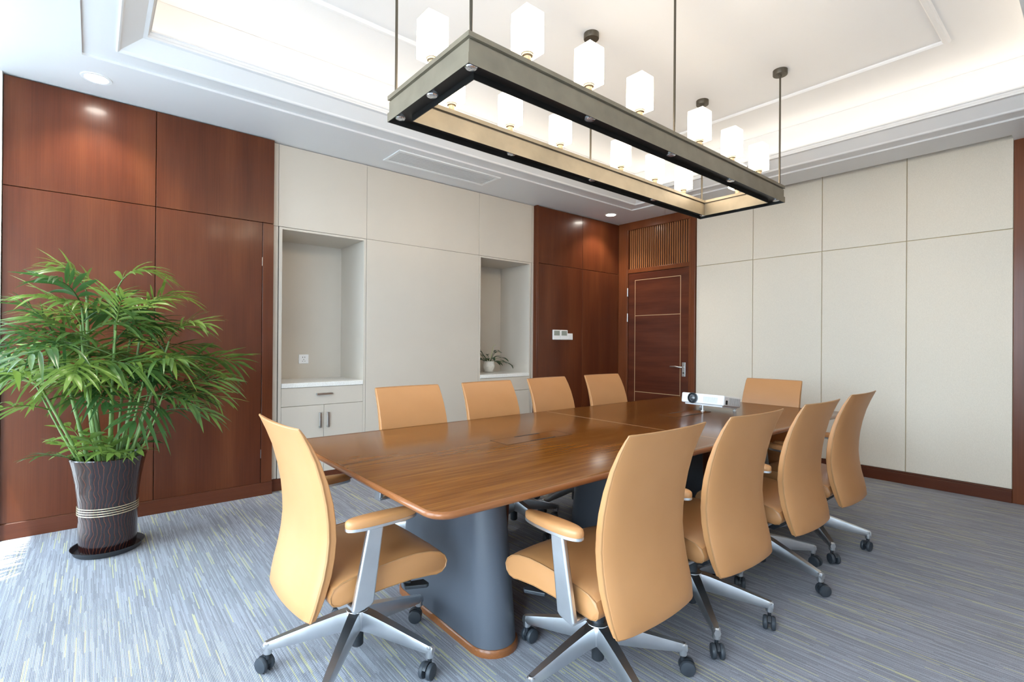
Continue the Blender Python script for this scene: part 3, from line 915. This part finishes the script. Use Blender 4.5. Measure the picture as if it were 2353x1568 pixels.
def make_chair():
    t = thing('office_chair', '', 'chair', (0, 0, 0), 0, 'tan leather office chairs round the conference table')
    # backrest
    us = [-1, -.97, -.9, -.75, -.5, -.25, 0, .25, .5, .75, .9, .97, 1]
    nu, nv = len(us), len(BACK)
    vs = []; fs = []
    for side in (1, -1):
        for i in range(nv):
            for u in us:
                vs.append(back_point(u, i, side))
    o = nu * nv
    for i in range(nv - 1):
        for j in range(nu - 1):
            a = i * nu + j
            fs.append((a, a + 1, a + nu + 1, a + nu)); fs.append((o + a, o + a + nu, o + a + nu + 1, o + a + 1))
    for i in range(nv - 1):
        for j in (0, nu - 1):
            a = i * nu + j
            fs.append((a, a + nu, o + a + nu, o + a))
    for j in range(nu - 1):
        for i in (0, nv - 1):
            a = i * nu + j
            fs.append((a, a + 1, o + a + 1, o + a))
    bk = MB().add(vs, fs).build('backrest', 'leather', t, True)
    md = bk.modifiers.new('bevel', 'BEVEL'); md.width = 0.008; md.segments = 3; md.limit_method = 'ANGLE'; md.angle_limit = R(50)
    # piping round the backrest
    pp = []
    for i in range(nv):
        p = back_point(-1, i, -1); pp.append((p[0] - 0.0005, p[1] + 0.004, p[2]))
    for u in us[1:]:
        p = back_point(u, nv - 1, -1); pp.append((p[0], p[1] + 0.003, p[2] + 0.0005))
    for i in range(nv - 2, -1, -1):
        p = back_point(1, i, -1); pp.append((p[0] + 0.0005, p[1] + 0.004, p[2]))
    MB().tube(pp, 0.0038, 6).build('piping', 'piping', bk, True)
    # seat
    prof = [(-.205, .375), (-.207, .395), (-.195, .418), (-.165, .432), (-.10, .444), (-.03, .450), (.05, .455), (.12, .455), (.18, .447), (.222, .434), (.247, .415), (.258, .392), (.252, .370),
            (.235, .356), (.21, .352), (.185, .357), (.10, .366), (0, .367), (-.10, .362), (-.175, .358), (-.197, .364)]
    xs_ = [-.243, -.240, -.228, -.20, -.13, 0, .13, .20, .228, .240, .243]
    dz = [0, .000, .003, .006, .010, .012, .010, .006, .003, .000, 0]
    sc = [.97, .992, 1, 1, 1, 1, 1, 1, 1, .992, .97]
    n = len(prof); vs = []; fs = []
    cy0, cz0 = 0.03, 0.405
    for x, dzz, k in zip(xs_, dz, sc):
        for (y, z) in prof:
            vs.append((x, cy0 + (y - cy0) * k, cz0 + (z - cz0) * k + (dzz if z > .40 else 0)))
    for a in range(len(xs_) - 1):
        for i in range(n):
            j = (i + 1) % n
            fs.append((a * n + i, a * n + j, (a + 1) * n + j, (a + 1) * n + i))
    fs.append(tuple(range(n))); fs.append(tuple((len(xs_) - 1) * n + i for i in range(n))[::-1])
    st_ = MB().add(vs, fs).build('seat', 'leather', t, True)
    for sx in (-1, 1):
        pts = [(sx * 0.2415, cy0 + (y - cy0) * .993, cz0 + (z - cz0) * .993) for y, z in prof] + [(sx * 0.2415, cy0 + (prof[0][0] - cy0) * .993, prof[0][1])]
        MB().tube(pts, 0.0028, 5).build('piping', 'piping', st_, True)
    # arms
    for sx in (-1, 1):
        xa = sx * 0.286
        arm = MB()
        pr = [(-.040, .618), (-.096, .618), (-.150, .352), (-.146, .338), (-.086, .352), (-.074, .362)]
        arm.prism(pr, 'x', xa - 0.011, xa + 0.011)
        arm.prism([(-.140, .350), (-.098, .356), (-.098, .340), (-.140, .333)], 'x', sx * 0.10, xa)
        ap = arm.build('armrest', 'alu', t, False, 0.006, 3)
        pad = []
        for k in range(28):
            a = 2 * PI * k / 28
            cx_, sy_ = math.cos(a), math.sin(a)
            wdt = 0.034 + 0.006 * (-sy_)
            pad.append((xa + wdt * math.copysign(abs(cx_) ** 0.8, cx_), -0.042 + 0.132 * math.copysign(abs(sy_) ** 0.9, sy_)))

        def scaled(k_):
            return [(xa + (x - xa) * k_, -0.042 + (y + 0.042) * (1 - (1 - k_) * 0.3)) for x, y in pad]
        loft(MB(), [(scaled(.93), 0.618), (scaled(1.0), 0.620), (scaled(1.0), 0.629)]).build('arm_plate', 'alu', ap, True)
        loft(MB(), [(scaled(.97), 0.629), (scaled(1.0), 0.634), (scaled(1.0), 0.643), (scaled(.95), 0.650), (scaled(.78), 0.655), (scaled(.4), 0.657)]).build('arm_pad', 'leather', ap, True)
    # mechanism
    mc = MB()
    mc.box(-.095, .095, -.14, .10, .300, .345).box(-.13, .13, -.13, .05, .345, .362).prism([(-.14, .30), (.06, .30), (.02, .262), (-.09, .262)], 'x', -.06, .06)
    mc.build('mechanism', 'black_plastic', t, False, 0.01, 2)
    for sx in (-1, 1):
        lv = MB().tube([(sx * .08, .06, .335), (sx * .125, .11, .318), (sx * .15, .15, .305)], [.010, .009, .009], 8)
        lv.prism([(sx * .128, .13), (sx * .165, .118), (sx * .205, .19), (sx * .196, .205), (sx * .155, .205)], 'z', .290, .304)
        lv.build('lever', 'black_plastic', t, False, 0.003, 2)
    MB().lathe([(.018, .05), (.0235, .056), (.0235, .13), (.0235, .235), (.026, .236), (.026, .29)], 20).build('gas_lift', 'black_plastic', t, True)
    return t


def make_base(parent, phase, rnd):
    """five-star base with casters, angles in chair space"""
    hub = MB().lathe([(.030, .118), (.040, .122), (.047, .15), (.047, .185), (.042, .196), (.028, .199)], 24).build('hub', 'alu', parent, True)
    if 'leg' not in CACHE:
        leg = MB()
        secs = [(.030, .120, .196, .027, .021), (.07, .119, .189, .025, .019), (.16, .106, .165, .022, .016), (.26, .094, .136, .019, .013), (.318, .088, .119, .0165, .011), (.337, .087, .112, .014, .009)]
        vs = []; fs = []
        for r, zb, zt, wb_, wt in secs:
            vs += [(r, -wb_ * .75, zb), (r, wb_ * .75, zb), (r, wb_, zb + (zt - zb) * .45), (r, wt, zt), (r, -wt, zt), (r, -wb_, zb + (zt - zb) * .45)]
        for a in range(len(secs) - 1):
            for i in range(6):
                j = (i + 1) % 6
                fs.append((a * 6 + i, a * 6 + j, (a + 1) * 6 + j, (a + 1) * 6 + i))
        fs.append(tuple(range(6))); fs.append(tuple((len(secs) - 1) * 6 + i for i in range(6))[::-1])
        leg.add(vs, fs)
        leg.lathe([(.013, .070), (.0155, .073), (.0155, .112), (.010, .117)], 14, (.322, 0, 0))
        CACHE['leg'] = leg.mesh('leg', M['alu'], True)
        cs = MB()
        cs.lathe([(.008, .05), (.008, .074)], 10)
        arc = [(0.030 * math.cos(R(a)) - 0.016, 0.031 + 0.030 * math.sin(R(a))) for a in range(10, 172, 18)]
        hood = arc + [(x * 0.8 - 0.002, 0.031 + (z - 0.031) * 0.75) for x, z in arc[::-1]]
        cs.prism(hood, 'y', -0.006, 0.006)
        cs.box(-0.024, 0.004, -0.006, 0.006, 0.026, 0.052)
        CACHE['caster'] = cs.mesh('caster', M['black_plastic'], True)
        wm = MB().lathe([(0.008, -0.0095), (0.021, -0.0095), (0.0275, -0.008), (0.0295, -0.004), (0.0295, 0.002), (0.0265, 0.0075), (0.018, 0.0095), (0.0, 0.0105)], 24, close_bottom=True)
        CACHE['wheel'] = wm.mesh('wheel', M['wheel'], True)
    for k in range(5):
        a = R(phase + 72 * k)
        lg = bpy.data.objects.new('leg', CACHE['leg']); COL.objects.link(lg); lg.parent = parent; lg.rotation_euler = (0, 0, a)
        c = bpy.data.objects.new('caster', CACHE['caster']); COL.objects.link(c); c.parent = parent
        c.location = (.322 * math.cos(a), .322 * math.sin(a), 0); c.rotation_euler = (0, 0, rnd.uniform(0, 2 * PI) if rnd else a)
        for sy in (-1, 1):
            w = bpy.data.objects.new('wheel', CACHE['wheel']); COL.objects.link(w); w.parent = c
            w.location = (-0.016, sy * 0.0165, 0.0297); w.rotation_euler = (R(-90 * sy), 0, 0)


CACHE = {}
chair0 = make_chair()
proto = [c for c in chair0.children]
rnd = random.Random(7)
# x, y, facing rotation, seat height offset, base phase in world degrees, label
CH = [(-1.905, 0.809, 1.4, 0.0, 30.6, 'tan leather office chair alone at the table end opposite the projector'),
      (-1.240, 1.472, 90.0, 0.004, 50.6, 'first tan office chair from the palm end, on the table side away from the cabinets'),
      (-1.243, 2.140, 88.0, 0.0, 29.0, 'second tan office chair from the palm end, on the table side away from the cabinets'),
      (-1.238, 2.850, 89.0, -0.004, 60.0, 'third tan office chair from the palm end, on the table side away from the cabinets'),
      (-1.238, 3.497, 90.0, 0.003, 24.3, 'fourth tan office chair from the palm end, on the table side away from the cabinets'),
      (-2.570, 1.545, -89.6, 0.0, 57.0, 'tan office chair on the cabinet side, beside the empty niche'),
      (-2.585, 2.191, -88.7, 0.0, 0.0, 'tan office chair on the cabinet side, in front of the plain grey panel'),
      (-2.626, 2.836, -86.8, 0.0, 54.0, 'tan office chair on the cabinet side, in front of the lily niche'),
      (-2.640, 3.510, -92.0, 0.0, 18.0, 'tan office chair on the cabinet side, in front of the dark panels with thermostats'),
      (-1.853, 4.215, 183.0, -0.020, 10.0, 'tan office chair at the table end behind the projector')]
for i, (x, y, rz, dz, ph, lab) in enumerate(CH):
    if i == 0:
        c = chair0
    else:
        c = chair0.copy(); COL.objects.link(c)
        for p in proto:
            copy_tree(p, c)
    c.location = (x, y, 0); c.rotation_euler = (0, 0, R(rz)); c['label'] = lab
    for p in c.children:
        p.location.z += dz
for i, c in enumerate([o for o in COL.objects if o.name.startswith('office_chair')]):
    make_base(c, CH[i][4] - CH[i][2], rnd)
third = [o for o in COL.objects if o.get('label', '').startswith('third tan')][0]
MB().box(-0.05, 0.06, -0.21, -0.14, 0.352, 0.3535).build('paper_label', 'label', third)


# ------------------------------------------------------------------ projector
pj = thing('projector', 'white projector tilted up on its feet on the table', 'projector', (-1.930, 3.44, 0.7505))
tilt = R(7.5)
bw, bd, bh = 0.168, 0.255, 0.074
body_ = MB().box(-bw, bw, 0, bd, 0, bh).build('body', 'white_plastic', pj, False, 0.010, 3)
body_.location = (0, 0, 0.056); body_.rotation_euler = (-tilt, 0, 0)
MB().box(-bw + 0.02, bw - 0.02, 0.02, bd - 0.01, -0.012, 0.001).build('underside', 'white_plastic', body_, False, 0.005, 2)
ring = MB().lathe([(0.038, 0.0), (0.040, 0.006), (0.034, 0.008), (0.030, -0.004), (0.030, -0.012)], 32, close_bottom=False, close_top=False)
lr = ring.build('lens_ring', 'black_plastic', body_, True); lr.location = (-0.073, -0.001, 0.038); lr.rotation_euler = (R(90), 0, 0)
lens = MB().lathe([(0.031, -0.002), (0.026, 0.004), (0.021, 0.003), (0.020, 0.008), (0.012, 0.012), (0.0, 0.013)], 32).build('lens', plain('dark_lens_glass', (0.05, 0.06, 0.07), 0.05, coat=1.0), body_, True)
lens.location = (-0.073, -0.003, 0.038); lens.rotation_euler = (R(90), 0, 0)
grl = plain('pale_grille_grey', (0.62, 0.66, 0.68), 0.5)
for k in range(13):
    x = 0.012 + k * 0.0085
    MB().box(x, x + 0.004, -0.0015, 0.002, 0.014, 0.056).build('front_vent', grl, body_)
for k in range(11):
    y = 0.075 + k * 0.0155
    MB().box(bw - 0.002, bw + 0.001, y, y + 0.006, 0.012, 0.062).build('side_vent', plain('side_vent_grey', (0.42, 0.44, 0.46), 0.5) if k == 0 else bpy.data.materials['side_vent_grey'], body_)
MB().box(bw - 0.002, bw + 0.001, 0.026, 0.052, 0.012, 0.042).build('power_inlet', 'hole', body_)
for x, y, hh in ((-0.004, 0.022, 0.046), (-0.13, 0.22, 0.012), (0.138, 0.222, 0.012)):
    MB().lathe([(0.013, 0.0), (0.013, 0.004), (0.005, 0.006), (0.005, hh)], 16, (x, y, 0)).build('foot', 'white_plastic', pj, True)


# ------------------------------------------------------------------ potted palm
PX, PY = -3.829, 0.078
rp_ = random.Random(11)
palm = thing('potted_palm', 'tall bamboo palm in a glossy wavy brown pot by the cherry panels', 'plant', (PX, PY, 0))
MB().lathe([(0.140, 0.004), (0.150, 0.0), (0.160, 0.006), (0.172, 0.034), (0.176, 0.036), (0.172, 0.030), (0.158, 0.010), (0.10, 0.009)], 48).build('saucer', 'tray', palm, True)
pot = MB().lathe([(0.120, 0.011), (0.132, 0.012), (0.136, 0.03), (0.139, 0.10), (0.141, 0.18), (0.143, 0.225), (0.1435, 0.285), (0.148, 0.34), (0.158, 0.42), (0.170, 0.49), (0.181, 0.545), (0.184, 0.556), (0.180, 0.562), (0.168, 0.558),
                  (0.160, 0.50)], 72, close_top=False).build('pot', 'glaze', palm, True)
for k in range(4):
    z = 0.234 + k * 0.0135
    MB().lathe([(0.1425, z), (0.1460, z + 0.001), (0.1468, z + 0.0027), (0.1460, z + 0.0045), (0.1425, z + 0.0055)], 56, close_bottom=False, close_top=False).build('gold_ring', 'gold_band', pot, True)
MB().lathe([(0.0, 0.512), (0.08, 0.510), (0.164, 0.505)], 32, close_bottom=False, close_top=False).build('soil', 'soil', pot, True)


def leaflet(mb, base, d, side_up, length, width, droop):
    """folded lance-shaped leaflet from base along unit d, bending down"""
    d = d.normalized()
    s_ = d.cross(side_up)
    if s_.length < 1e-4:
        s_ = Vector((1, 0, 0))
    s_.normalize()
    nrm = s_.cross(d).normalized()
    prof = [(0.0, 0.12), (0.18, 0.75), (0.42, 1.0), (0.70, 0.72), (0.90, 0.30), (1.0, 0.02)]
    vs = []; fs = []
    for t_, w in prof:
        c = base + d * (length * t_) + Vector((0, 0, -1)) * (droop * t_ * t_ * length)
        hw = width * 0.5 * w
        vs += [c - s_ * hw + nrm * hw * 0.28, c, c + s_ * hw + nrm * hw * 0.28]
    for i in range(len(prof) - 1):
        a = i * 3
        fs += [(a, a + 1, a + 4, a + 3), (a + 1, a + 2, a + 5, a + 4)]
    mb.add(vs, fs)


def clampx(v):
    v.x = max(v.x, XL + 0.03 - PX)
    return v


def frond(start, az, elev, length, droop, n, ll, lw, t0=0.25):
    d = Vector((math.cos(az) * math.cos(elev), math.sin(az) * math.cos(elev), math.sin(elev)))
    pts = []
    for i in range(13):
        t_ = i / 12
        pts.append(start + d * (length * t_) + Vector((math.cos(az), math.sin(az), 0)) * (0.25 * length * t_ * t_) + Vector((0, 0, -1)) * (droop * length * t_ ** 2.2))
    mb = MB()
    mb.tube(pts, [0.0046 * (1 - 0.78 * i / 12) for i in range(13)], 5)
    roll = rp_.uniform(-0.5, 0.5)
    for k in range(n):
        t_ = t0 + (1 - t0) * k / (n - 1)
        fi = t_ * 12; i = min(11, int(fi)); p = pts[i].lerp(pts[i + 1], fi - i)
        tan = (pts[i + 1] - pts[i]).normalized()
        side = tan.cross(Vector((0, 0, 1)))
        if side.length < 0.05:
            side = Vector((-math.sin(az), math.cos(az), 0))
        side.normalize()
        side = Matrix.Rotation(roll, 3, tan) @ side
        upv = side.cross(tan).normalized()
        q = (t_ - t0) / (1 - t0)
        prof = math.sin(PI * (0.25 + 0.62 * q)) ** 0.6
        fwd = 0.65 + 1.0 * q
        for sg in (-1, 1):
            last = k == n - 1
            dd = (side * sg * (0.42 if last else 1.0) + tan * fwd + upv * rp_.uniform(-0.05, 0.45) + Vector((rp_.uniform(-.15, .15), rp_.uniform(-.15, .15), rp_.uniform(-.15, .15)))).normalized()
            leaflet(mb, p, dd, upv, ll * prof * rp_.uniform(0.8, 1.12), lw * rp_.uniform(0.75, 1.25) * (1.35 if last else 1.0), rp_.uniform(0.12, 0.55))
    mb.v = [tuple(clampx(Vector(q))) for q in mb.v]
    return mb.build('frond', 'palm_leaf', palm, 'all')


canes = []
# (base angle, base radius, lean angle, lean, top height, stem radius); angles in room axes, +y runs along the cherry panels
SPEC = [(-100, .09, -95, .16, 1.26, .011), (-70, .11, -80, .24, 1.10, .009), (-130, .05, -100, .07, 1.52, .013), (10, .03, 60, .03, 1.55, .0125), (80, .06, 85, .10, 1.40, .0105),
        (60, .10, 80, .20, 1.24, .010), (100, .12, 95, .26, 1.12, .008), (-20, .11, -40, .15, 1.18, .009), (30, .12, 30, .19, 1.07, .008), (-45, .07, -55, .10, 1.33, .010),
        (150, .08, 140, .12, 1.36, .009), (-160, .09, -150, .14, 1.22, .008), (0, .07, 10, .12, 1.30, .0095), (120, .10, 110, .14, 1.05, .007), (-85, .12, -100, .20, .98, .007),
        (45, .05, 100, .15, 1.02, .007), (70, .12, 60, .16, .92, .006), (-30, .03, -70, .12, 1.43, .010)]
for k, (a, r0, a2, lean, zt, rr) in enumerate(SPEC):
    a, a2 = R(a), R(a2)
    b = Vector((r0 * math.cos(a), r0 * math.sin(a), 0.50))
    tp = Vector((b.x + lean * math.cos(a2), b.y + lean * math.sin(a2), zt))
    pts = []; rad = []
    nseg = 11
    bow = rp_.uniform(-0.025, 0.02)
    for i in range(nseg + 1):
        t_ = i / nseg
        pts.append(b.lerp(tp, t_) + Vector((math.cos(a2), math.sin(a2), 0)) * bow * math.sin(PI * t_))
        rad.append(rr * (1.10 if i % 2 else 0.90) * (1 - 0.45 * t_))
    MB().tube(pts, rad, 8).build('cane', 'cane', palm, True)
    canes.append((pts, a2, zt))
for k, (pts, a2, zt) in enumerate(canes):
    hi = zt > 1.2
    nf = 5 if hi else 4
    for j in range(nf):
        st0 = pts[11 - min(j, 4)]
        az = a2 + j * 2.25 + rp_.uniform(-0.45, 0.45)
        if math.cos(az) < -0.55:          # keep clear of the wall behind
            az = math.copysign(R(115), math.sin(az))
        el = (1.25, 0.95, 0.7, 0.45, 0.25)[j] + rp_.uniform(-0.15, 0.15) if hi else rp_.uniform(0.2, 1.0)
        frond(st0, az, el, rp_.uniform(0.22, 0.36), rp_.uniform(0.2, 0.6), 8, rp_.uniform(0.20, 0.29), rp_.uniform(0.017, 0.027))
for k in range(16):     # low shoots between the canes
    a = 2 * PI * k / 16 + rp_.uniform(-0.2, 0.2); r0 = rp_.uniform(0.03, 0.13)
    st0 = Vector((r0 * math.cos(a), r0 * math.sin(a), 0.505))
    frond(st0, a + rp_.uniform(-0.6, 0.6), rp_.uniform(0.8, 1.35), rp_.uniform(0.14, 0.34), rp_.uniform(0.1, 0.4), 4, rp_.uniform(0.13, 0.21), rp_.uniform(0.020, 0.036), 0.4)


# ------------------------------------------------------------------ small lily in the niche
LX, LYY, LZ = -4.78, 3.640, 0.8885
lily = thing('potted_lily', 'small dark-leaved peace lily in a white porcelain pot in the niche', 'plant', (LX, LYY, LZ))
MB().lathe([(0.040, 0.0), (0.058, 0.004), (0.070, 0.014), (0.066, 0.016), (0.045, 0.008), (0.02, 0.007)], 32).build('saucer', 'porcelain', lily, True)
MB().lathe([(0.042, 0.008), (0.046, 0.010), (0.062, 0.035), (0.073, 0.065), (0.074, 0.085), (0.066, 0.112), (0.064, 0.124), (0.071, 0.132), (0.067, 0.134), (0.058, 0.122)], 40, close_top=False).build('pot', 'porcelain', lily, True)
MB().lathe([(0.0, 0.121), (0.060, 0.119)], 20, close_bottom=False, close_top=False).build('soil', 'soil', lily)
rl = random.Random(5)


def lily_leaf(az, elev, stem, ll, lw, mat='lily_leaf', name='leaf'):
    d = Vector((math.cos(az) * math.cos(elev), math.sin(az) * math.cos(elev), math.sin(elev)))
    b = Vector((0.02 * math.cos(az), 0.02 * math.sin(az), 0.115))
    mb = MB()
    pts = [b + d * stem * t_ + Vector((0, 0, -0.25 * stem * t_ * t_)) for t_ in (0, .33, .66, 1)]
    mb.tube(pts, 0.0026, 5)
    hd = (pts[3] - pts[2]).normalized()
    hd = (hd + Vector((math.cos(az), math.sin(az), 0)) * 0.6).normalized()
    side = hd.cross(Vector((0, 0, 1))); side = side.normalized() if side.length > .01 else Vector((1, 0, 0))
    upv = side.cross(hd).normalized()
    leaflet(mb, pts[3], hd, upv, ll, lw, 0.45)
    mb.v = [(max(q[0], -0.195), max(-0.36, min(q[1], 0.325)), max(q[2], 0.012)) for q in mb.v]
    mb.build(name, mat, lily, 'all')


for k in range(20):
    az = 2 * PI * k / 20 * 1.9 + rl.uniform(-0.3, 0.3)
    el = rl.uniform(0.35, 1.35)
    lily_leaf(az, el, rl.uniform(0.08, 0.20), rl.uniform(0.10, 0.15), rl.uniform(0.04, 0.055))
lily_leaf(R(95), 0.55, 0.20, 0.15, 0.045); lily_leaf(R(80), 0.25, 0.20, 0.15, 0.045); lily_leaf(R(-95), 1.1, 0.28, 0.12, 0.05)
lily_leaf(R(60), 1.45, 0.25, 0.07, 0.035, 'lily_flower', 'flower')
